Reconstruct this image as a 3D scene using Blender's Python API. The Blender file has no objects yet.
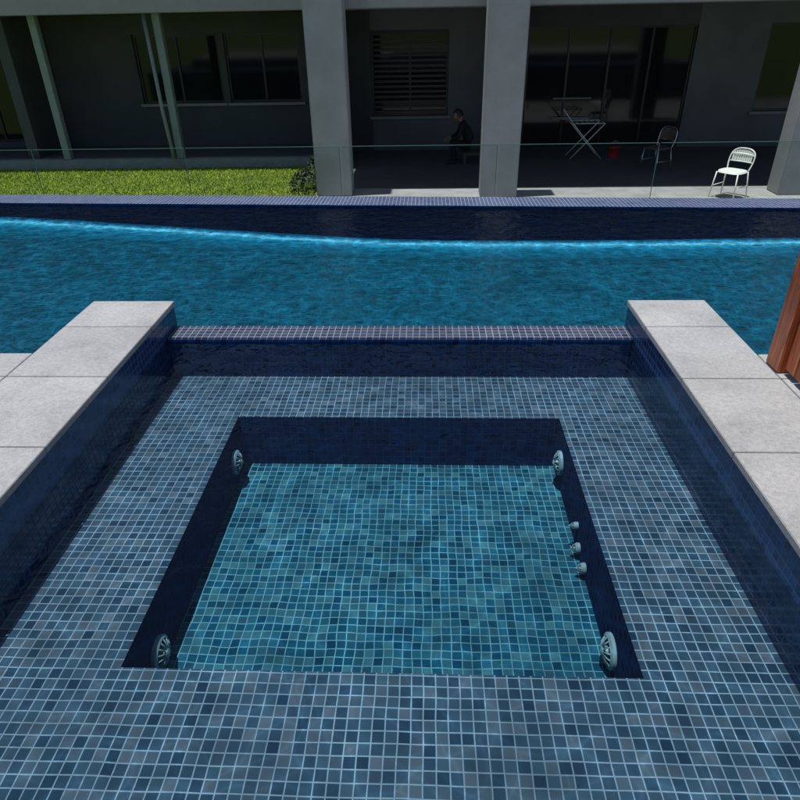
import bpy, bmesh, math, random
import numpy as np
from mathutils import Vector, Matrix
random.seed(3); rng=np.random.default_rng(3)
S=bpy.context.scene
COL=S.collection

# ------------------------------------------------------------------ helpers
def newmat(name):
    m=bpy.data.materials.new(name); m.use_nodes=True
    nt=m.node_tree; nt.nodes.clear()
    out=nt.nodes.new('ShaderNodeOutputMaterial')
    return m,nt,out
def N(nt,t,**k):
    n=nt.nodes.new(t)
    for a,b in k.items(): setattr(n,a,b)
    return n
def math_n(nt,op,a,b=None,c=None,clamp=False):
    n=nt.nodes.new('ShaderNodeMath'); n.operation=op; n.use_clamp=clamp
    for i,v in enumerate((a,b,c)):
        if v is None: continue
        if isinstance(v,(int,float)): n.inputs[i].default_value=v
        else: nt.links.new(v,n.inputs[i])
    return n.outputs[0]
def mixc(nt,f,a,b,mode='MIX'):
    n=nt.nodes.new('ShaderNodeMix'); n.data_type='RGBA'; n.blend_type=mode
    for i,v in ((0,f),(6,a),(7,b)):
        if isinstance(v,(int,float)): n.inputs[i].default_value=v
        elif isinstance(v,tuple): n.inputs[i].default_value=(*v,1) if len(v)==3 else v
        else: nt.links.new(v,n.inputs[i])
    return n.outputs[2]
def ramp(nt,f,stops):
    n=nt.nodes.new('ShaderNodeValToRGB'); e=n.color_ramp.elements
    while len(e)<len(stops): e.new(0.5)
    for i,(p,c) in enumerate(stops):
        e[i].position=p; e[i].color=(*c,1)
    nt.links.new(f,n.inputs[0]); return n.outputs[0]
def noise(nt,vec,scale,detail=2,rough=.5,dist=0):
    n=nt.nodes.new('ShaderNodeTexNoise'); n.inputs['Scale'].default_value=scale
    n.inputs['Detail'].default_value=detail; n.inputs['Roughness'].default_value=rough
    n.inputs['Distortion'].default_value=dist
    if vec is not None: nt.links.new(vec,n.inputs['Vector'])
    return n
def bump(nt,h,strength=.3,dist=.01):
    b=nt.nodes.new('ShaderNodeBump'); b.inputs['Strength'].default_value=strength
    b.inputs['Distance'].default_value=dist; nt.links.new(h,b.inputs['Height']); return b.outputs[0]
def bsdf(nt,out,color=None,rough=.5,metal=0,spec=.5,normal=None):
    p=nt.nodes.new('ShaderNodeBsdfPrincipled')
    if isinstance(color,tuple): p.inputs['Base Color'].default_value=(*color,1)
    elif color is not None: nt.links.new(color,p.inputs['Base Color'])
    if isinstance(rough,(int,float)): p.inputs['Roughness'].default_value=rough
    else: nt.links.new(rough,p.inputs['Roughness'])
    p.inputs['Metallic'].default_value=metal
    p.inputs['Specular IOR Level'].default_value=spec
    if normal is not None: nt.links.new(normal,p.inputs['Normal'])
    nt.links.new(p.outputs[0],out.inputs[0]); return p
def diffuse(nt,out,c):
    d=nt.nodes.new('ShaderNodeBsdfDiffuse'); nt.links.new(c,d.inputs[0]); nt.links.new(d.outputs[0],out.inputs[0])

def simple(name,color,rough=.5,metal=0,var=.12,scale=6,bumpS=0.0,spec=.5):
    m,nt,out=newmat(name)
    g=N(nt,'ShaderNodeNewGeometry')
    n=noise(nt,g.outputs['Position'],scale,4,.6)
    lo=tuple(c*(1-var) for c in color); hi=tuple(min(1,c*(1+var)) for c in color)
    c=ramp(nt,n.outputs[0],[(.3,lo),(.7,hi)])
    nm=None
    if bumpS:
        n2=noise(nt,g.outputs['Position'],scale*14,2,.6); nm=bump(nt,n2.outputs[0],bumpS,.004)
    bsdf(nt,out,c,rough,metal,spec,nm); return m

def mosaic(name,axes,cols,grout,tile=.04,gw=.0042,wob=.0,wobscale=6,rough=.25,wet=False,mottle=0,spec=.4):
    """glass mosaic; axes = two of 'XYZ' in world metres"""
    m,nt,out=newmat(name)
    g=N(nt,'ShaderNodeNewGeometry'); pos=g.outputs['Position']
    if wob:
        nz=noise(nt,pos,wobscale,1,.5)
        ad=N(nt,'ShaderNodeVectorMath',operation='MULTIPLY_ADD'); nt.links.new(nz.outputs['Color'],ad.inputs[0]); ad.inputs[1].default_value=(wob,)*3; nt.links.new(pos,ad.inputs[2])
        pos=ad.outputs[0]
    sp=N(nt,'ShaderNodeSeparateXYZ'); nt.links.new(pos,sp.inputs[0])
    u=math_n(nt,'DIVIDE',math_n(nt,'ADD',sp.outputs[axes[0]],20),tile)
    v=math_n(nt,'DIVIDE',math_n(nt,'ADD',sp.outputs[axes[1]],20),tile)
    fu=math_n(nt,'FRACT',u); fv=math_n(nt,'FRACT',v)
    du=math_n(nt,'ABSOLUTE',math_n(nt,'SUBTRACT',fu,.5)); dv=math_n(nt,'ABSOLUTE',math_n(nt,'SUBTRACT',fv,.5))
    d=math_n(nt,'MAXIMUM',du,dv)
    e=.5-gw/tile/2
    mr=N(nt,'ShaderNodeMapRange'); nt.links.new(d,mr.inputs[0]); mr.inputs[1].default_value=e-.018; mr.inputs[2].default_value=e+.018
    mask=mr.outputs[0]
    cb=N(nt,'ShaderNodeCombineXYZ'); nt.links.new(math_n(nt,'FLOOR',u),cb.inputs[0]); nt.links.new(math_n(nt,'FLOOR',v),cb.inputs[1])
    wn=N(nt,'ShaderNodeTexWhiteNoise',noise_dimensions='2D'); nt.links.new(cb.outputs[0],wn.inputs['Vector'])
    k=len(cols); c=ramp(nt,wn.outputs['Value'],[(i/(k-1),cols[i]) for i in range(k)])
    g3=noise(nt,pos,1.6,2,.6)
    gc=ramp(nt,g3.outputs[0],[(.3,tuple(x*.7 for x in grout)),(.7,grout)])
    c=mixc(nt,mask,c,gc)
    if mottle:
        g4=noise(nt,pos,2.6,3,.6,.8)
        c=mixc(nt,1.0,c,ramp(nt,g4.outputs[0],[(.30,(1-mottle,)*3),(.70,(1+mottle,)*3)]),'MULTIPLY')
    if wet:
        diffuse(nt,out,c)
    else:
        tilt=math_n(nt,'MULTIPLY',wn.outputs['Value'],math_n(nt,'ADD',fu,fv))
        h=math_n(nt,'SUBTRACT',math_n(nt,'MULTIPLY',tilt,.25),mask)
        r=math_n(nt,'ADD',math_n(nt,'MULTIPLY',mask,.5),rough)
        bsdf(nt,out,c,r,0,spec,bump(nt,h,.35,.0015))
    return m

def mesh_obj(name,verts,faces,mats=(),parent=None,matidx=None,smooth=False):
    me=bpy.data.meshes.new(name); me.from_pydata(verts,[],faces)
    for m in mats: me.materials.append(m)
    if matidx is not None: me.polygons.foreach_set('material_index',matidx)
    if smooth: me.polygons.foreach_set('use_smooth',[True]*len(faces))
    me.update(); o=bpy.data.objects.new(name,me); COL.objects.link(o)
    if parent: o.parent=parent
    return o
def empty(name,loc=(0,0,0)):
    e=bpy.data.objects.new(name,None); e.location=(0,0,0); COL.objects.link(e); return e

class MB:  # multi-primitive mesh builder
    def __init__(s): s.v=[]; s.f=[]; s.m=[]
    def box(s,x0,x1,y0,y1,z0,z1,mi=0,bev=0):
        if bev<=0:
            b=len(s.v)
            s.v+=[(x0,y0,z0),(x1,y0,z0),(x1,y1,z0),(x0,y1,z0),(x0,y0,z1),(x1,y0,z1),(x1,y1,z1),(x0,y1,z1)]
            for q in ((3,2,1,0),(4,5,6,7),(0,1,5,4),(1,2,6,5),(2,3,7,6),(3,0,4,7)): s.f.append(tuple(b+i for i in q)); s.m.append(mi)
        else:
            bm=bmesh.new(); bmesh.ops.create_cube(bm,size=1)
            bmesh.ops.scale(bm,vec=(x1-x0,y1-y0,z1-z0),verts=bm.verts)
            bmesh.ops.translate(bm,vec=((x0+x1)/2,(y0+y1)/2,(z0+z1)/2),verts=bm.verts)
            bmesh.ops.bevel(bm,geom=bm.edges[:],offset=bev,segments=2,affect='EDGES')
            s.addbm(bm,mi); bm.free()
    def addbm(s,bm,mi=0,mat=None):
        bm.verts.index_update(); b=len(s.v)
        s.v+=[tuple((mat@v.co) if mat else v.co) for v in bm.verts]
        for f in bm.faces: s.f.append(tuple(b+v.index for v in f.verts)); s.m.append(mi)
    def quad(s,a,b_,c,d,mi=0):
        b=len(s.v); s.v+=[a,b_,c,d]; s.f.append((b,b+1,b+2,b+3)); s.m.append(mi)
    def tube(s,pts,r,mi=0,n=8,closed=False):
        pts=[Vector(p) for p in pts]; L=len(pts); b=len(s.v); up=Vector((0,0,1)); prev=None
        for i,p in enumerate(pts):
            if closed: t=(pts[(i+1)%L]-pts[i-1]).normalized()
            else: t=(pts[min(i+1,L-1)]-pts[max(i-1,0)]).normalized()
            if prev is None:
                a=t.cross(up); 
                if a.length<.1: a=t.cross(Vector((1,0,0)))
            else: a=prev-t*prev.dot(t)
            a.normalize(); prev=a; c=t.cross(a)
            rr=r[i] if isinstance(r,(list,tuple)) else r
            for k in range(n):
                an=2*math.pi*k/n; s.v.append(tuple(p+(a*math.cos(an)+c*math.sin(an))*rr))
        for i in range(L if closed else L-1):
            for k in range(n):
                j=(i+1)%L
                s.f.append((b+i*n+k,b+i*n+(k+1)%n,b+j*n+(k+1)%n,b+j*n+k)); s.m.append(mi)
        if not closed:
            s.f.append(tuple(b+k for k in range(n))[::-1]); s.m.append(mi)
            s.f.append(tuple(b+(L-1)*n+k for k in range(n))); s.m.append(mi)
    def build(s,name,mats,parent=None,smooth=False):
        return mesh_obj(name,s.v,s.f,mats,parent,s.m,smooth)
def smooth_path(pts,n=6,closed=False):
    P=[Vector(p) for p in pts]; out=[]; L=len(P); rng_=range(L if closed else L-1)
    for i in rng_:
        if closed: a,b,c,d=P[i-1],P[i],P[(i+1)%L],P[(i+2)%L]
        else: a,b,c,d=P[max(i-1,0)],P[i],P[i+1],P[min(i+2,L-1)]
        for k in range(n):
            t=k/n; out.append(.5*((2*b)+(c-a)*t+(2*a-5*b+4*c-d)*t*t+(3*b-a-3*c+d)*t**3))
    if not closed: out.append(P[-1])
    return out

# ------------------------------------------------------------------ materials
BENCH=[(.014,.038,.070),(.030,.066,.110),(.044,.090,.138),(.020,.052,.088),(.080,.118,.160),(.015,.044,.080)]
BG=(.23,.34,.45)
FLOOR=[(.003,.040,.086),(.007,.070,.126),(.016,.100,.160),(.004,.048,.096),(.040,.140,.190),(.003,.035,.074)]
FG=(.12,.33,.42)
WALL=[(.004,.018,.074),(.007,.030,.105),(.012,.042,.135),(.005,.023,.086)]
WG=(.028,.070,.165)
PURP=[(.018,.026,.048),(.032,.041,.070),(.050,.060,.090),(.024,.032,.058)]
PG=(.20,.22,.29)
EDGE=[(.022,.038,.095),(.045,.065,.14),(.07,.09,.18),(.035,.05,.115)]
EG=(.22,.26,.35)
POOLF=[(.003,.072,.120),(.006,.098,.155),(.010,.125,.185),(.004,.084,.138)]
POG=(.014,.16,.225)
m_bench=mosaic('bench_mosaic',(0,1),BENCH,BG,wob=.009,wobscale=5,wet=True,mottle=.14)
m_floor=mosaic('floor_mosaic',(0,1),FLOOR,FG,wob=.022,wobscale=6,wet=True,mottle=.22)
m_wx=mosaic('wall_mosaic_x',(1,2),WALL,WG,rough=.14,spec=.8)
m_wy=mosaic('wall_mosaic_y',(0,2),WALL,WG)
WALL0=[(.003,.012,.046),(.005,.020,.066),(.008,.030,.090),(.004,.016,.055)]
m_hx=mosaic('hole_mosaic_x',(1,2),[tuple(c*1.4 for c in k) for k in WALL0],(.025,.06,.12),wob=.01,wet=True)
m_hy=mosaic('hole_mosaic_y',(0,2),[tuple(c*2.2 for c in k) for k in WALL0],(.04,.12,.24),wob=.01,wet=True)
m_wf=mosaic('far_wall_mosaic',(0,2),[tuple(c*1.2 for c in k) for k in WALL0],(.015,.045,.11),wob=.03,wet=True)
m_weir=mosaic('weir_mosaic',(0,1),PURP,PG,gw=.005)
m_edge=mosaic('edge_mosaic',(0,1),EDGE,EG,gw=.006)
m_pool=mosaic('pool_mosaic',(0,1),POOLF,POG,wob=.10,wobscale=6,gw=.005,wet=True,mottle=.22)

def yin(x): return 6.745-.055*x
# caustic light line with its glow, painted as colour along the far wall foot
m_caustic,nt,out=newmat('painted_caustic_line')
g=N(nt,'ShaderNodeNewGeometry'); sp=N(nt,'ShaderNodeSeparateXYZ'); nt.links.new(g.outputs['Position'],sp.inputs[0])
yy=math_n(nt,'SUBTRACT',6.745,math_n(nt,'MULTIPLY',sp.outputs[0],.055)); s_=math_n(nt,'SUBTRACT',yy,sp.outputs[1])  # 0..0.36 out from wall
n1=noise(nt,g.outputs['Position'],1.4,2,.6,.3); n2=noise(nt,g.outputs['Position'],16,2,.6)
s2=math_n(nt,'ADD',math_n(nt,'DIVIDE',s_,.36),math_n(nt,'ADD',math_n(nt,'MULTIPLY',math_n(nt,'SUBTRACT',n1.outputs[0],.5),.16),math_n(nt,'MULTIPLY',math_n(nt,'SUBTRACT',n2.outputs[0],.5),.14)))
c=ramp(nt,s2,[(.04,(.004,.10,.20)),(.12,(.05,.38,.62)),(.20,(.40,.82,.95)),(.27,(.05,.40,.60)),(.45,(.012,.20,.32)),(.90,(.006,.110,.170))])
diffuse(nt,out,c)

m_stone,nt,out=newmat('coping_stone')
g=N(nt,'ShaderNodeNewGeometry')
n1=noise(nt,g.outputs['Position'],2.4,5,.7,.6); n2=noise(nt,g.outputs['Position'],48,3,.7); n3=noise(nt,g.outputs['Position'],260,1,.6)
c=ramp(nt,n1.outputs[0],[(.28,(.235,.240,.247)),(.5,(.315,.318,.322)),(.72,(.375,.375,.373))])
c=mixc(nt,.5,c,mixc(nt,1.0,c,ramp(nt,n2.outputs[0],[(.35,(.68,.68,.68)),(.65,(1.18,1.18,1.18))]),'MULTIPLY'))
c=mixc(nt,.5,c,mixc(nt,1.0,c,ramp(nt,n3.outputs[0],[(.35,(.65,.65,.65)),(.6,(1.14,1.14,1.14))]),'MULTIPLY'))
c=mixc(nt,1.0,c,ramp(nt,g.outputs['Random Per Island'],[(0,(.90,.90,.91)),(1,(1.05,1.05,1.03))]),'MULTIPLY')
bsdf(nt,out,c,.75,0,.3,bump(nt,n3.outputs[0],.25,.002))
m_groutg=simple('joint_grout',(.10,.10,.10),.9,0,.2,20)
m_conc=simple('render_concrete',(.27,.285,.285),.85,0,.14,1.6,.2)
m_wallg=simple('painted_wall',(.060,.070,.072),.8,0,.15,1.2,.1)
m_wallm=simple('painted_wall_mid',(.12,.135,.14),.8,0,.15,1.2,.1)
m_dark=simple('dark_frame',(.012,.013,.015),.35,0,.1)
m_terr=simple('terrace_paving',(.28,.285,.28),.8,0,.2,2.5,.2)
m_floorin=simple('veranda_tile',(.10,.105,.105),.6,0,.2,2.5)
m_soff=simple('soffit_paint',(.25,.26,.26),.8,0,.05)
m_kerb=simple('kerb_concrete',(.24,.26,.255),.85,0,.15,4,.2)
m_white=simple('white_powdercoat',(.74,.76,.70),.35,0,.05)
m_chairdark=simple('dark_rattan',(.10,.075,.06),.6,0,.2,40)
m_chrome=simple('steel_tube',(.55,.55,.56),.25,.9,.05)
m_red=simple('red_plastic',(.55,.03,.03),.4,0,.08)
m_post=simple('post_paint',(.20,.26,.25),.5,0,.1)
m_skin=simple('skin',(.30,.17,.11),.5,0,.08,12)
m_hair=simple('hair',(.012,.009,.008),.5,0,.2,50)
m_shirt=simple('dark_shirt',(.010,.011,.015),.85,0,.2,12)
m_trous=simple('dark_trousers',(.007,.008,.012),.85,0,.2,12)
m_jet=simple('jet_plastic',(.20,.34,.40),.35,0,.15,30)
m_jetd=simple('jet_recess',(.012,.03,.05),.5,0,.1)
m_pane,nt,out=newmat('window_pane'); bsdf(nt,out,(.010,.013,.014),.06,0,.35)
m_glass,nt,out=newmat('fence_glass')
tr=N(nt,'ShaderNodeBsdfTransparent'); tr.inputs[0].default_value=(.86,.92,.90,1)
gl=N(nt,'ShaderNodeBsdfGlossy'); gl.inputs['Roughness'].default_value=.02
fr=N(nt,'ShaderNodeFresnel'); fr.inputs[0].default_value=1.45
mx=N(nt,'ShaderNodeMixShader'); nt.links.new(fr.outputs[0],mx.inputs[0]); nt.links.new(tr.outputs[0],mx.inputs[1]); nt.links.new(gl.outputs[0],mx.inputs[2]); nt.links.new(mx.outputs[0],out.inputs[0])
m_glasse=simple('glass_edge',(.10,.20,.18),.2,0,.05)

def water(name,tint,ampl,sc,stretch=(1,1,1),caus=.35,cs=5.):
    m,nt,out=newmat(name)
    g=N(nt,'ShaderNodeNewGeometry')
    mp=N(nt,'ShaderNodeMapping'); nt.links.new(g.outputs['Position'],mp.inputs[0]); mp.inputs['Scale'].default_value=stretch
    a=noise(nt,mp.outputs[0],sc,3,.6,.5)
    nm=bump(nt,a.outputs[0],1.0,ampl)
    # caustic web painted into the transmission tint, imitating light focused by wavelets
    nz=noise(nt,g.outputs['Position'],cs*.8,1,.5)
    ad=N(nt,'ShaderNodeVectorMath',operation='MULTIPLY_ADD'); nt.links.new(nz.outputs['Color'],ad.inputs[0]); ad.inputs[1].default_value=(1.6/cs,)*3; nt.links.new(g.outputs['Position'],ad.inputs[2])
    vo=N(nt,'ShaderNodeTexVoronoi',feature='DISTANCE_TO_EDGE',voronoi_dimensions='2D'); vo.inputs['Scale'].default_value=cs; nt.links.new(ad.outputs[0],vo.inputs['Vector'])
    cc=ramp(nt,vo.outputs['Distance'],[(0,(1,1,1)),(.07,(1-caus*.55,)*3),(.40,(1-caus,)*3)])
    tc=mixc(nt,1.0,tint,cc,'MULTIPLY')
    tr=N(nt,'ShaderNodeBsdfTransparent'); nt.links.new(tc,tr.inputs[0])
    gl=N(nt,'ShaderNodeBsdfGlossy'); gl.inputs['Roughness'].default_value=.03; nt.links.new(nm,gl.inputs['Normal'])
    fr=N(nt,'ShaderNodeFresnel'); fr.inputs[0].default_value=1.33; nt.links.new(nm,fr.inputs['Normal'])
    mx=N(nt,'ShaderNodeMixShader'); nt.links.new(fr.outputs[0],mx.inputs[0]); nt.links.new(tr.outputs[0],mx.inputs[1]); nt.links.new(gl.outputs[0],mx.inputs[2]); nt.links.new(mx.outputs[0],out.inputs[0])
    return m
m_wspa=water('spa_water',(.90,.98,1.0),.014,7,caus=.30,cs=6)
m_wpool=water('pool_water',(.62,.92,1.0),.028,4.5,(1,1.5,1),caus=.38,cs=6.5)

# ------------------------------------------------------------------ layout numbers (metres, z=0 is the coping top)
CX=-.176; XL=CX-1.396; XR=CX+1.396; YD=3.694; YW=3.493; YFR=.50
OL=-2.07; OR=1.665; YP=2.975
ZW=-.16; ZB=-.42; ZF=-.743
HL=-1.050; HR=.732; HB=3.022; HF=1.404
ZP=-.215
# ------------------------------------------------------------------ spa
spa=empty('spa_pool')
b=MB()
def rect(b,x0,x1,y0,y1,z,mi=0): b.quad((x0,y0,z),(x1,y0,z),(x1,y1,z),(x0,y1,z),mi)
rect(b,XL,XR,YFR,HF,ZB); rect(b,XL,XR,HB,YW,ZB); rect(b,XL,HL,HF,HB,ZB); rect(b,HR,XR,HF,HB,ZB)
b.build('bench',[m_bench],spa)
b=MB(); rect(b,HL,HR,HF,HB,ZF); b.build('footwell_floor',[m_floor],spa)
b=MB()
b.quad((HL,HF,ZF),(HL,HB,ZF),(HL,HB,ZB),(HL,HF,ZB),0); b.quad((HR,HF,ZF),(HR,HF,ZB),(HR,HB,ZB),(HR,HB,ZF),0)
b.quad((HL,HB,ZF),(HR,HB,ZF),(HR,HB,ZB),(HL,HB,ZB),1); b.quad((HL,HF,ZF),(HL,HF,ZB),(HR,HF,ZB),(HR,HF,ZF),1)
b.build('footwell_walls',[m_hx,m_hy],spa)
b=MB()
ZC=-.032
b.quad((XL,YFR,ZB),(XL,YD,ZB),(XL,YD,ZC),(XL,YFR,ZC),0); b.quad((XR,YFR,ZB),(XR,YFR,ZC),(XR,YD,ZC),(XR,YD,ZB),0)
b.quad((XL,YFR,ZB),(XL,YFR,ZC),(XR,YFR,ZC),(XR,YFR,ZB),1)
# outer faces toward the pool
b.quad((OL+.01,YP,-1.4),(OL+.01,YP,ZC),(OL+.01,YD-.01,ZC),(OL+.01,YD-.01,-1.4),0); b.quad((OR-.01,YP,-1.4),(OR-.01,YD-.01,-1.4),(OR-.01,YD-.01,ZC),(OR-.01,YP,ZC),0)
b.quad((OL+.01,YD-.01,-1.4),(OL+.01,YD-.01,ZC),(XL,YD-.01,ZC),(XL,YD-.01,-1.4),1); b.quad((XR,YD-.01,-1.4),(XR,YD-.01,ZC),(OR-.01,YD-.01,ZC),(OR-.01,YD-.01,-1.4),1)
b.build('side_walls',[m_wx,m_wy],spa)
b=MB(); b.box(XL+.001,XR-.001,YW,YD-.012,-1.4,ZW,0,.006)
o=b.build('spillway_weir',[m_weir,m_hy],spa)
for p in o.data.polygons:
    if abs(p.normal.y)>.8: p.material_index=1
# jets
def jet(b,x,y,z,r,sx):
    n=24
    # ring, recess and radial slots, axis along +-x
    M=Matrix.Translation((x,y,z))@Matrix.Rotation(math.radians(90)*sx,4,'Y')
    def ring(r0,r1,z0,z1,mi):
        bb=len(b.v)
        for k in range(n):
            a=2*math.pi*k/n
            for rr,zz in ((r0,z0),(r1,z1)): b.v.append(tuple(M@Vector((rr*math.cos(a),rr*math.sin(a),zz))))
        for k in range(n):
            j=(k+1)%n; b.f.append((bb+2*k,bb+2*k+1,bb+2*j+1,bb+2*j)); b.m.append(mi)
    ring(r,r,0,.014,0); ring(r,r*.84,.014,.022,0); ring(r*.84,r*.80,.022,.006,0); ring(r*.80,.001,.006,.006,1)
    ring(r*.30,r*.26,.006,.040,0); ring(r*.26,.001,.040,.046,0)
    for k in range(14):
        a=2*math.pi*k/14
        p0=M@Vector((r*.26*math.cos(a),r*.26*math.sin(a),.036)); p1=M@Vector((r*.6*math.cos(a),r*.6*math.sin(a),.030)); p2=M@Vector((r*.86*math.cos(a),r*.86*math.sin(a),.016))
        b.tube([p0,p1,p2],r*.045,0,6)
b=MB()
jet(b,HL+.001,2.84,-.60,.068,1); jet(b,HL+.001,1.637,-.645,.072,1); jet(b,HR-.001,2.857,-.60,.068,-1); jet(b,HR-.001,1.695,-.655,.072,-1)
jet(b,HR-.001,2.30,-.69,.026,-1); jet(b,HR-.001,2.17,-.69,.026,-1); jet(b,HR-.001,2.38,-.62,.018,-1)
b.build('suction_grilles',[m_jet,m_jetd],spa,True)

# spa water
b=MB(); rect(b,XL,XR,YFR,YW,-.182); b.build('spa_water',[m_wspa])

# ------------------------------------------------------------------ coping / deck slabs
b=MB()
ys=[3.694,3.31,2.72,2.12,1.52,.92,.32,-.28,-.88,-1.48,-2.08,-2.68,-3.3]
j=.0022; T=.032
for i in range(len(ys)-1):
    y1,y0=ys[i]-j*(i>0),ys[i+1]+j
    b.box(OL,XL+.010,y0,y1,-T,0,0,.0025); b.box(XR-.010,OR,y0,y1,-T,0,0,.0025)
    if i==0: continue
    y1b=min(y1,YP)
    for k in range(9):
        xa=OL-.0044-k*.9; b.box(xa-.9+.0044,xa,y0,y1b,-T,0,0,.0025)
        xa=OR+.0044+k*.9; b.box(xa,xa+.9-.0044,y0,y1b,-T,0,0,.0025)
    if y1<=YFR+.1:
        y1c=min(y1,YFR-0.0+.01)
        for k in range(3):
            w=(XR-XL-.02)/3; b.box(XL+.0144+k*w,XL+.0144+(k+1)*w-.0044,y0,y1c,-T,0,0,.0025)
b.build('stone_coping',[m_stone])
b=MB()
b.box(-10.2,OL+.012,-3.3,YP-.012,-1.42,-T-.001,0); b.box(OR-.012,9.8,-3.3,YP-.012,-1.42,-T-.001,0)
b.box(OL+.013,XL-.004,-3.3,YD-.014,-1.42,-T-.002,0); b.box(XR+.004,OR-.013,-3.3,YD-.014,-1.42,-T-.002,0)
b.box(XL-.003,XR+.003,-3.3,YFR-.004,-1.42,-T-.002,0)
b.build('deck_base',[m_groutg])
# near wall of pool under deck
b=MB(); b.quad((-10,YP-.01,-1.4),(-10,YP-.01,-T),(OL+.01,YP-.01,-T),(OL+.01,YP-.01,-1.4),0); b.quad((OR-.01,YP-.01,-1.4),(OR-.01,YP-.01,-T),(9.6,YP-.01,-T),(9.6,YP-.01,-1.4),0)
# ------------------------------------------------------------------ main pool
def zfar(x):
    xs=[-10,-4.7,-2.4,-.28,1.7,3.7,10]; zs=[-.33,-.345,-.47,-.575,-.555,-.50,-.45]
    return float(np.interp(x,xs,zs))
xs=np.linspace(-10,9.6,80)
zs=np.array([zfar(x) for x in xs]); ker=np.ones(7)/7; zs=np.convolve(np.pad(zs,3,'edge'),ker,'valid')
pool=empty('swimming_pool'); b.build('near_wall',[m_wy],pool)
def fpt(x,z,t,dz=0): return (x,yin(x)*(1-t)+(YP-.01)*t, z*(1-t**.8)+(-1.15)*t**.8+dz)
b=MB()
for i in range(79):
    x0,x1=xs[i],xs[i+1]; 
    M_=24
    for k in range(M_):
        t0,t1=k/M_,(k+1)/M_
        b.quad(fpt(x0,zs[i],t1),fpt(x1,zs[i+1],t1),fpt(x1,zs[i+1],t0),fpt(x0,zs[i],t0))
b.build('pool_floor',[m_pool],pool,True)
b=MB()
for i in range(79):
    x0,x1=xs[i],xs[i+1]
    b.quad((x0,yin(x0),zs[i]-.01),(x1,yin(x1),zs[i+1]-.01),(x1,yin(x1),-.2),(x0,yin(x0),-.2),0)
b.build('far_wall',[m_wf],pool)
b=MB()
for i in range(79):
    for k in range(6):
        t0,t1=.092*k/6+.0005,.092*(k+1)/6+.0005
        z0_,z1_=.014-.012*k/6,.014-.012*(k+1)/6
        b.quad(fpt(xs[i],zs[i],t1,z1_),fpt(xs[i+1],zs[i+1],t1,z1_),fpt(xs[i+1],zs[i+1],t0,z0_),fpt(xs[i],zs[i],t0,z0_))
b.build('caustic_strip',[m_caustic],pool,True)  # strip added over the pool floor to carry the painted caustic line
# infinity edge wall
b=MB()
A=-10.4; B=10.0; w=.42
v=[(A,yin(A)+.001,-1.42),(B,yin(B)+.001,-1.42),(B,yin(B)+w,-1.42),(A,yin(A)+w,-1.42),(A,yin(A)+.001,-.195),(B,yin(B)+.001,-.195),(B,yin(B)+w,-.205),(A,yin(A)+w,-.205)]
o=mesh_obj('overflow_wall',v,[(3,2,1,0),(4,5,6,7),(0,1,5,4),(1,2,6,5),(2,3,7,6),(3,0,4,7)],[m_edge,m_wy],pool,[1,0,1,1,1,1])
b=MB(); b.box(-10.4,-10.001,YP-.01,yin(-10.2)-.002,-1.42,-.19,0); b.box(9.602,10,YP-.01,yin(9.8)-.002,-1.42,-.19,0)
b.build('end_walls',[m_wx],pool)
b=MB()
def wq(x0,x1,y0): b.quad((x0,y0,ZP),(x1,y0,ZP),(x1,yin(x1),ZP),(x0,yin(x0),ZP))
wq(-10,OL+.01,YP-.01); wq(OL+.01,OR-.01,YD-.011); wq(OR-.01,9.6,YP-.01)
b.build('pool_water',[m_wpool])

# ------------------------------------------------------------------ timber screen
m_tim,nt,out=newmat('hardwood')
g=N(nt,'ShaderNodeNewGeometry'); mp=N(nt,'ShaderNodeMapping'); nt.links.new(g.outputs['Position'],mp.inputs[0]); mp.inputs['Scale'].default_value=(14,14,1.2)
n1=noise(nt,mp.outputs[0],3,5,.65,.8)
c=ramp(nt,n1.outputs[0],[(.3,(.12,.028,.009)),(.55,(.38,.095,.026)),(.75,(.60,.19,.055))])
c=mixc(nt,1.0,c,ramp(nt,g.outputs['Random Per Island'],[(0,(.55,.5,.5)),(1,(1.15,1.1,1.1))]),'MULTIPLY')
bsdf(nt,out,c,.42,0,.5,bump(nt,n1.outputs[0],.4,.004))
b=MB(); y=2.89; 
b.box(OR+.004,OR+.124,y-.12,y,.004,1.15,0,.004)
y-=.126
while y>-.6:
    b.box(OR+.030,OR+.052,y-.088,y,.03,1.12,0,.003); y-=.094
b.box(OR+.054,OR+.1,-.6,2.76,.12,.20,0,.003); b.box(OR+.054,OR+.1,-.6,2.76,.9,.98,0,.003)
b.build('timber_screen',[m_tim])

# ------------------------------------------------------------------ ground, lawn, terrace
m_ground,nt,out=newmat('ground_grass')
g=N(nt,'ShaderNodeNewGeometry'); n1=noise(nt,g.outputs['Position'],1.5,4,.7); n2=noise(nt,g.outputs['Position'],40,3,.7)
c=ramp(nt,n1.outputs[0],[(.3,(.07,.11,.012)),(.7,(.12,.17,.02))]); c=mixc(nt,.6,c,mixc(nt,1,c,ramp(nt,n2.outputs[0],[(.3,(.5,.5,.5)),(.7,(1.4,1.4,1.4))]),'MULTIPLY'))
bsdf(nt,out,c,.9)
b=MB(); rect(b,-300,300,-300,300,-1.43); b.build('ground',[m_ground])
b=MB(); rect(b,-14,-1.95,7.6,15.05,-1.405); b.build('lawn_soil',[m_ground])
nB=42000
m_bl,nt,out=newmat('grass_blades')
g=N(nt,'ShaderNodeNewGeometry'); c=ramp(nt,g.outputs['Random Per Island'],[(0,(.12,.20,.010)),(.5,(.23,.33,.018)),(1,(.38,.46,.05))])
n1=noise(nt,g.outputs['Position'],1.2,3,.6); c=mixc(nt,1.0,c,ramp(nt,n1.outputs[0],[(.3,(.7,.8,.7)),(.7,(1.25,1.15,1.1))]),'MULTIPLY')
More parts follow.
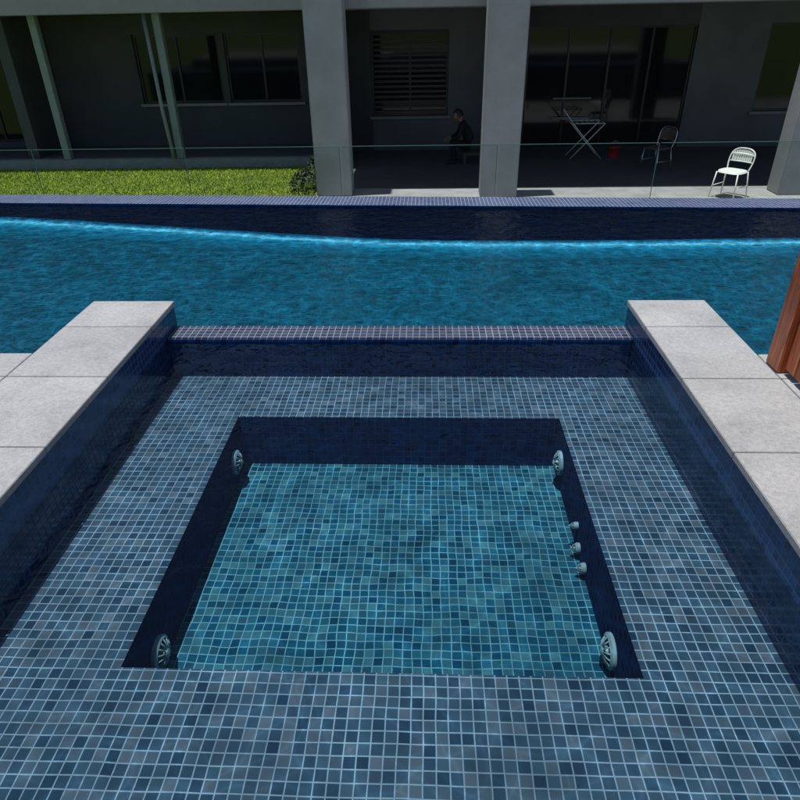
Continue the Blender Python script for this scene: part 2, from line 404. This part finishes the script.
bsdf(nt,out,c,.7,0,.2)
bx=rng.uniform(-12,-1.98,nB); by=rng.uniform(11.3,15.03,nB); ang=rng.uniform(0,6.283,nB); hh=rng.uniform(.02,.05,nB); lx=rng.normal(0,.022,nB); ly=rng.normal(0,.022,nB); ww=rng.uniform(.006,.012,nB)
V=np.zeros((nB,3,3)); V[:,0]=np.c_[bx-np.cos(ang)*ww,by-np.sin(ang)*ww,np.full(nB,-1.405)]; V[:,1]=np.c_[bx+np.cos(ang)*ww,by+np.sin(ang)*ww,np.full(nB,-1.405)]; V[:,2]=np.c_[bx+lx,by+ly,-1.405+hh]
mesh_obj('lawn',V.reshape(-1,3).tolist(),np.arange(nB*3).reshape(-1,3).tolist(),[m_bl])
# low shrub by the column
nL=1500; m_leaf,nt,out=newmat('shrub_leaves'); g=N(nt,'ShaderNodeNewGeometry'); bsdf(nt,out,ramp(nt,g.outputs['Random Per Island'],[(0,(.008,.018,.006)),(1,(.03,.055,.014))]),.6,0,.3)
V=[];F=[]
for i in range(nL):
    cx,cy,sx,sy,sz=[(-2.35,12.9,.32,.6,.34),(-2.25,14.1,.28,.7,.42)][i%2]
    a=random.uniform(0,6.28); e=random.uniform(0,1.57); r=random.uniform(.75,1.05)*(1+.12*math.sin(5*a))
    p=Vector((cx+sx*r*math.cos(a)*math.cos(e),cy+sy*r*math.sin(a)*math.cos(e),-1.40+sz*r*math.sin(e)))
    d=Vector((random.gauss(0,1),random.gauss(0,1),random.gauss(0,1))).normalized(); q=d.orthogonal().normalized(); k=len(V); s=random.uniform(.025,.045)
    V+=[tuple(p-d*s),tuple(p+q*s*.45),tuple(p+d*s),tuple(p-q*s*.45)]; F.append((k,k+1,k+2,k+3))
mesh_obj('shrub',V,F,[m_leaf])
b=MB(); b.box(-1.95,14,7.6,12.86,-1.43,-1.395,0,.004); b.build('terrace_paving',[m_terr])
b=MB(); b.box(-14,-1.955,15.06,15.28,-1.43,-1.21,0,.01); b.build('lawn_kerb',[m_kerb])

# ------------------------------------------------------------------ building
bd=empty('apartment_building')
b=MB()
b.box(-14,-1.96,15.285,17.2,-1.43,-1.225,0); b.box(-1.955,14,12.865,17.2,-1.43,-1.402,0)
b.build('ground_floor_slab',[m_floorin],bd)
YB=17.0
def wall_with_openings(name,x0,x1,z0,z1,y,ops,mats,th=.25):
    b=MB(); cuts=sorted(set([x0,x1]+[v for o in ops for v in o[:2]]))
    for a,c in zip(cuts[:-1],cuts[1:]):
        mid=(a+c)/2; segs=[(z0,z1)]
        for o in ops:
            if o[0]<mid<o[1]:
                ns=[]
                for s0,s1 in segs:
                    if o[2]>s0: ns.append((s0,min(s1,o[2])))
                    if o[3]<s1: ns.append((max(s0,o[3]),s1))
                segs=[s for s in ns if s[1]-s[0]>.001]
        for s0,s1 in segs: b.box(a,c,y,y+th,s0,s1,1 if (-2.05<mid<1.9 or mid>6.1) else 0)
    return b.build(name,mats,bd)
ops=[(-12,-9.3,-1.1,1.2),(-6.9,-4.9,-.27,1.2),(-4.75,-3.0,-.27,1.2),(-1.32,.5,-.62,1.2),(2.3,6.1,-1.38,1.2),(7.7,9.6,-.62,1.2)]
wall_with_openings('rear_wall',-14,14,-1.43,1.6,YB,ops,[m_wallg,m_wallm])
b=MB(); g_=MB()
for i,(a,c,z0,z1) in enumerate(ops):
    nx=2 if c-a<2.2 else 4
    f=.05
    b.box(a,c,YB+.06,YB+.12,z0,z0+f,0); b.box(a,c,YB+.06,YB+.12,z1-f,z1,0)
    for k in range(nx+1):
        x=a+(c-a-f)*k/nx; b.box(x,x+f,YB+.055,YB+.125,z0+f,z1-f,0)
    g_.quad((a,YB+.09,z0),(c,YB+.09,z0),(c,YB+.09,z1),(a,YB+.09,z1))
    if z0>-1: b.box(a-.06,c+.06,YB-.06,YB+.055,z0-.06,z0-.002,1)
# pale inner sash in the doors
b.box(3.0,3.9,YB+.03,YB+.054,-.75,-.70,1); b.box(3.0,3.9,YB+.03,YB+.054,-.30,-.27,1)
b.build('window_frames',[m_dark,m_kerb],bd); g_.build('window_glass',[m_pane],bd)
b=MB()
z=-.55
while z<1.15:
    b.box(-1.26,.44,YB+.02,YB+.05,z,z+.05,0); z+=.11
b.build('window_louvres',[m_dark],bd)
def column(name,x,y,w,d,z1,m,z0=-1.43,bev=.015):
    b=MB(); b.box(x-w/2,x+w/2,y,y+d,z0,z1,0,bev); return b.build(name,[m],bd)
for i,(x,y) in enumerate(((-1.72,12.25),(1.30,12.05),(6.60,12.05),(11.6,12.05))): column('column_%d'%(i+1),x,y,.66,.45,5.2,m_conc,-1.396)
for i,x in enumerate((-8.15,-5.55,-11.0)): column('post_%d'%(i+1),x,15.1,.16,.16,1.75,m_post,-1.205,.01)
b=MB(); b.tube([(-5.75,15.0,1.6),(-5.72,15.0,-.2),(-5.66,15.0,-1.19)],.04,0,10)
b.build('downpipe',[m_post],bd,True)
b=MB(); b.box(-14,-1.9,14.7,17.25,1.61,1.95,0,.01); b.box(-1.898,14,12.72,17.25,1.60,1.96,0,.01); b.build('balcony_slab',[m_soff],bd)
b=MB(); b.box(-14,14,17.26,17.5,-1.43,5.0,0); b.box(-14.3,-14.01,14,24,-1.43,5.2,0); b.box(14.01,14.3,13,24,-1.43,5.2,0)
b.box(-14,14,17.0,17.25,1.97,4.9,0); b.box(-14.4,14.4,16.2,24.5,5.21,5.5,0); b.box(-14,14,23.8,24,-1.43,5.2,0)
b.build('upper_storey',[m_wallm],bd)
b=MB(); b.box(-9.2,-8.95,15.4,16.99,-1.22,1.6,0); b.box(1.9,2.1,15.6,16.99,-1.4,1.6,0); b.box(-2.3,-2.05,14.75,16.99,-1.22,1.6,0)
b.build('partitions',[m_wallg],bd)

# ------------------------------------------------------------------ glass fence
b=MB(); YG=9.5; x=-12.2; pw=2.2
while x<12:
    b.quad((x,YG,-1.33),(x+pw-.03,YG,-1.33),(x+pw-.03,YG,-.07),(x,YG,-.07),0)
    for xx in (x+.3,x+pw-.33):
        b.box(xx-.025,xx+.025,YG-.02,YG+.032,-1.40,-1.2,2,.004)
    b.box(x,x+pw-.03,YG-.006,YG+.006,-.0695,-.062,1)
    b.box(x+pw-.030,x+pw-.022,YG-.006,YG+.006,-1.33,-.0697,1)
    x+=pw
b.build('glass_pool_fence',[m_glass,m_glasse,m_chrome])

# ------------------------------------------------------------------ chairs
def chair(name,loc,rot,mframe,mseat,h=.76):
    b=MB(); r=.012
    sw=.21; sz=.44
    for sx in (-1,1):
        b.tube([(sx*.19,.17,sz),(sx*.235,.23,0)],r,0)
        b.tube([(sx*.19,-.17,sz),(sx*.225,-.21,0)],r,0)
    b.tube([(-.21,-.19,.2),(-.212,.2,.2)],r*.7,0); b.tube([(.21,-.19,.2),(.212,.2,.2)],r*.7,0)
    hoop=smooth_path([(-.19,.17,sz),(-.215,.215,.58),(-.20,.255,h-.07),(-.12,.275,h-.005),(0,.285,h+.01),(.12,.275,h-.005),(.20,.255,h-.07),(.215,.215,.58),(.19,.17,sz)],5)
    b.tube(hoop,r,0)
    n=28; bb=len(b.v); rings=[(0,.0),(.5,-.0),(.85,.006),(1.0,.0),(1.0,-.03)]
    for fr_,dz in rings:
        for k in range(n):
            a=2*math.pi*k/n; ex=abs(math.cos(a))**.6*math.copysign(1,math.cos(a)); ey=abs(math.sin(a))**.6*math.copysign(1,math.sin(a))
            b.v.append((sw*ex*fr_,.2*ey*fr_,sz+.02+dz))
    for i in range(len(rings)-1):
        for k in range(n):
            b.f.append((bb+i*n+k,bb+(i+1)*n+k,bb+(i+1)*n+(k+1)%n,bb+i*n+(k+1)%n)); b.m.append(1)
    b.f.append(tuple(bb+4*n+k for k in range(n))); b.m.append(1)
    m=9
    for i in range(m):
        t0=-.18+.36*i/m; t1=t0+.36/m*.86
        f=lambda x,z:(x,.285-.9*x*x+(z-h)*.12-.006,z)
        ztop0=h-.01-.9*t0*t0*1.4; ztop1=h-.01-.9*t1*t1*1.4
        b.quad(f(t0,.575),f(t1,.575),f(t1,ztop1),f(t0,ztop0),1)
    b.tube([(-.205,.225,.575),(-.1,.25,.575),(0,.26,.575),(.1,.25,.575),(.205,.225,.575)],r*.8,0)
    b.tube([(-.2,.25,h-.09),(-.1,.268,h-.085),(0,.277,h-.08),(.1,.268,h-.085),(.2,.25,h-.09)],.018,1)
    o=b.build(name,[mframe,mseat],None,True)
    o.location=loc; o.rotation_euler=(0,0,rot); return o
chair('garden_chair',(5.34,11.95,-1.395),math.radians(-50),m_white,m_white,.78)
chair('garden_chair.001',(4.78,14.35,-1.402),math.radians(-60),m_chrome,m_chairdark,.82)

b=MB(); x0,y0,z0=3.6,15.6,-1.402
for yy in (0,.5):
    b.tube([(x0-.35,y0+yy,z0),(x0+.35,y0+yy,z0+.75)],.011,0); b.tube([(x0+.35,y0+yy,z0),(x0-.35,y0+yy,z0+.75)],.011,0)
for k in range(7):
    b.tube([(x0-.35+.7*k/6,y0,z0+.75),(x0-.35+.7*k/6,y0+.5,z0+.75)],.006,0)
b.tube([(x0-.35,y0,z0+.75),(x0+.35,y0,z0+.75)],.009,0); b.tube([(x0-.35,y0+.5,z0+.75),(x0+.35,y0+.5,z0+.75)],.009,0)
b.tube([(x0-.6,y0,z0+1.05),(x0-.35,y0,z0+.75)],.009,0)
b.build('drying_rack',[m_white],None,True)
b=MB(); n=20
prof=[(.09,0),(.115,.22),(.122,.22),(.122,.232),(.11,.232),(.085,.01)]
for r_,z_ in prof:
    for k in range(n):
        a=2*math.pi*k/n; b.v.append((4.25+r_*math.cos(a),15.7+r_*math.sin(a),-1.40+z_))
for i in range(len(prof)-1):
    for k in range(n): b.f.append((i*n+k,i*n+(k+1)%n,(i+1)*n+(k+1)%n,(i+1)*n+k)); b.m.append(0)
b.f.append(tuple(5*n+k for k in range(n))); b.m.append(0)
b.tube(smooth_path([(4.135,15.7,-1.18),(4.17,15.66,-1.07),(4.25,15.64,-1.03),(4.33,15.66,-1.07),(4.365,15.7,-1.18)],5),.005,1)
b.build('red_bucket',[m_red,m_chrome],None,True)

# ------------------------------------------------------------------ seated person
person=empty('seated_person')
def skin_obj(name,verts,edges,radii,mat,root=0,sub=2,parent=None):
    me=bpy.data.meshes.new(name); me.from_pydata(verts,edges,[]); o=bpy.data.objects.new(name,me); COL.objects.link(o)
    md=o.modifiers.new('Skin','SKIN'); md.use_smooth_shade=True; md.branch_smoothing=.4
    for i,r in enumerate(radii):
        sv=me.skin_vertices[0].data[i]; sv.radius=(r,r) if not isinstance(r,tuple) else r; sv.use_root=(i==root)
    s=o.modifiers.new('Sub','SUBSURF'); s.levels=sub; s.render_levels=sub
    me.materials.append(mat); o.parent=parent; return o
ox,oy,oz=.95,15.3,-1.402
def P(x,y,z): return (ox+x,oy+y,oz+z)
skin_obj('trousers',[P(0,0,.36),P(-.02,-.09,.35),P(-.42,-.13,.46),P(-.34,-.14,.09),P(-.02,.09,.35),P(-.42,.14,.44),P(-.30,.15,.09),P(-.02,0,.48)],
 [(0,1),(1,2),(2,3),(0,4),(4,5),(5,6),(0,7)],[.13,.10,.072,.055,.10,.072,.055,.13],m_trous,0,2,person)
skin_obj('torso',[P(-.01,0,.42),P(-.05,0,.60),P(-.14,0,.77),P(-.19,0,.84),P(-.17,-.17,.82),P(-.26,-.22,.60),P(-.40,-.12,.52),P(-.17,.17,.82),P(-.26,.22,.60),P(-.42,.10,.52)],
 [(0,1),(1,2),(2,3),(3,4),(4,5),(5,6),(3,7),(7,8),(8,9)],[.135,.13,.14,.09,.065,.05,.038,.065,.05,.038],m_shirt,0,2,person)
skin_obj('neck',[P(-.19,0,.84),P(-.24,0,.93)],[(0,1)],[.055,.05],m_skin,0,2,person)
bm=bmesh.new(); bmesh.ops.create_uvsphere(bm,u_segments=24,v_segments=18,radius=1)
for v in bm.verts:
    x,y_,z=v.co; sx=.098;sy=.076;sz=.118
    if z<0: sy*=1+.22*z; sx*=1+.06*z
    v.co=Vector((x*sx,y_*sy,z*sz))
    if x<-.7:
        fy=abs(v.co.y)
        if fy<.018 and -.045<v.co.z<.01: v.co.x-=.018*(1-(v.co.z+.045)/.06)
        if fy<.03 and v.co.z<-.085: v.co.x-=.008
        if .018<fy<.045 and abs(v.co.z-.008)<.014: v.co.x+=.008
hb=MB(); T=Matrix.Translation(P(-.27,0,.995))@Matrix.Rotation(math.radians(-25),4,'Y')
hb.addbm(bm,0,T); bm.free()
def ball(c,r,mi,s=(1,1,1)):
    bm=bmesh.new(); bmesh.ops.create_uvsphere(bm,u_segments=12,v_segments=8,radius=r); bmesh.ops.scale(bm,vec=s,verts=bm.verts); bmesh.ops.translate(bm,vec=c,verts=bm.verts); hb.addbm(bm,mi,T); bm.free()
for sy in (-1,1):
    ball((-.086,sy*.032,.006),.011,2); ball((-.094,sy*.032,.006),.006,1); ball((.005,sy*.076,-.005),.026,0,(.7,.4,1.2))
ball((-.093,0,-.062),.02,3,(.4,1.2,.35))
bm=bmesh.new(); bmesh.ops.create_uvsphere(bm,u_segments=24,v_segments=16,radius=1)
dl=[v for v in bm.verts if (v.co.x<-.35 and v.co.z<.42) or (v.co.z<-.45)]
bmesh.ops.delete(bm,geom=dl,context='VERTS')
for v in bm.verts:
    k=1+random.uniform(-.02,.03); v.co=Vector((v.co.x*.108*k+.004,v.co.y*.086*k,v.co.z*.13*k+.004))
hb.addbm(bm,1,T); bm.free()
m_eye=simple('eye_white',(.7,.7,.68),.3); m_lip=simple('lips',(.28,.10,.08),.5)
hb.build('head',[m_skin,m_hair,m_eye,m_lip],person,True)
def hand(name,w,sgn):
    w=Vector(w); verts=[w,w+Vector((-.045,0,-.006)),w+Vector((-.085,0,-.014))]
    skin_obj(name+'_palm',[tuple(w+Vector((.02,0,.004)))]+[tuple(v) for v in verts],[(0,1),(1,2),(2,3)],[(.026,.02),(.03,.018),(.036,.015),(.036,.013)],m_skin,0,1,person)
    for k,L in enumerate((.066,.076,.072,.056)):
        y0=(-.027+.018*k)*sgn; a=w+Vector((-.08,y0,-.012))
        skin_obj(name+'_finger_%d'%(k+1),[tuple(a),tuple(a+Vector((-L*.5,0,-.006))),tuple(a+Vector((-L*.8,0,-.022))),tuple(a+Vector((-L*.92,0,-.042)))],[(0,1),(1,2),(2,3)],[.009,.0085,.008,.0065],m_skin,0,1,person)
    a=w+Vector((-.025,-.028*sgn,-.004)); skin_obj(name+'_thumb',[tuple(a),tuple(a+Vector((-.03,-.022*sgn,-.006))),tuple(a+Vector((-.055,-.03*sgn,-.014)))],[(0,1),(1,2)],[.012,.010,.008],m_skin,0,1,person)
hand('hand_a',P(-.41,-.12,.535),1); hand('hand_b',P(-.43,.10,.53),-1)
for i,(x,y_) in enumerate(((-.34,-.14),(-.30,.15))):
    skin_obj('shoe_%d'%(i+1),[P(x+.04,y_,.045),P(x-.06,y_,.045),P(x-.17,y_,.032),P(x-.2,y_,.03)],[(0,1),(1,2),(2,3)],[(.042,.042),(.043,.04),(.045,.03),(.03,.022)],m_hair,0,2,person)
b=MB(); b.box(ox-.16,ox+.30,oy-.24,oy+.24,-1.20,-1.155,0,.008)
for x in (ox-.13,ox+.22):
    for y_ in (oy-.21,oy+.16): b.box(x,x+.05,y_,y_+.05,-1.402,-1.201,0,.004)
b.build('low_stool',[m_chairdark])

# ------------------------------------------------------------------ light
sd=Vector((-.11,-.02,1)).normalized()
el=math.asin(sd.z); az=math.atan2(sd.x,sd.y)
L=bpy.data.lights.new('sun','SUN'); L.energy=5.0; L.angle=math.radians(.5); L.color=(1,.975,.94)
lo=bpy.data.objects.new('sun',L); COL.objects.link(lo); lo.rotation_euler=sd.to_track_quat('Z','Y').to_euler()
W=bpy.data.worlds.new('World'); S.world=W; W.use_nodes=True; nt=W.node_tree
sky=nt.nodes.new('ShaderNodeTexSky'); sky.sky_type='NISHITA'; sky.sun_disc=False; sky.sun_elevation=el; sky.sun_rotation=az
bg=nt.nodes['Background']; bg.inputs[1].default_value=.09; nt.links.new(sky.outputs[0],bg.inputs[0])
S.view_settings.view_transform='Standard'; S.view_settings.look='None'; S.view_settings.exposure=0

# ------------------------------------------------------------------ camera
yw,pt,rl=.0468,.5382,-.0197
fw=Vector((-math.sin(yw)*math.cos(pt),math.cos(yw)*math.cos(pt),-math.sin(pt))); rt=Vector((math.cos(yw),math.sin(yw),0)); up=rt.cross(fw)
r2=rt*math.cos(rl)+up*math.sin(rl); u2=-rt*math.sin(rl)+up*math.cos(rl)
cam=bpy.data.cameras.new('camera'); co=bpy.data.objects.new('camera',cam); COL.objects.link(co)
M=Matrix((r2,u2,-fw)).transposed().to_4x4(); M.translation=Vector((0,0,1.5)); co.matrix_world=M
cam.sensor_width=36; cam.lens=36*645.7/800; cam.clip_end=1000; cam.clip_start=.05
S.camera=co
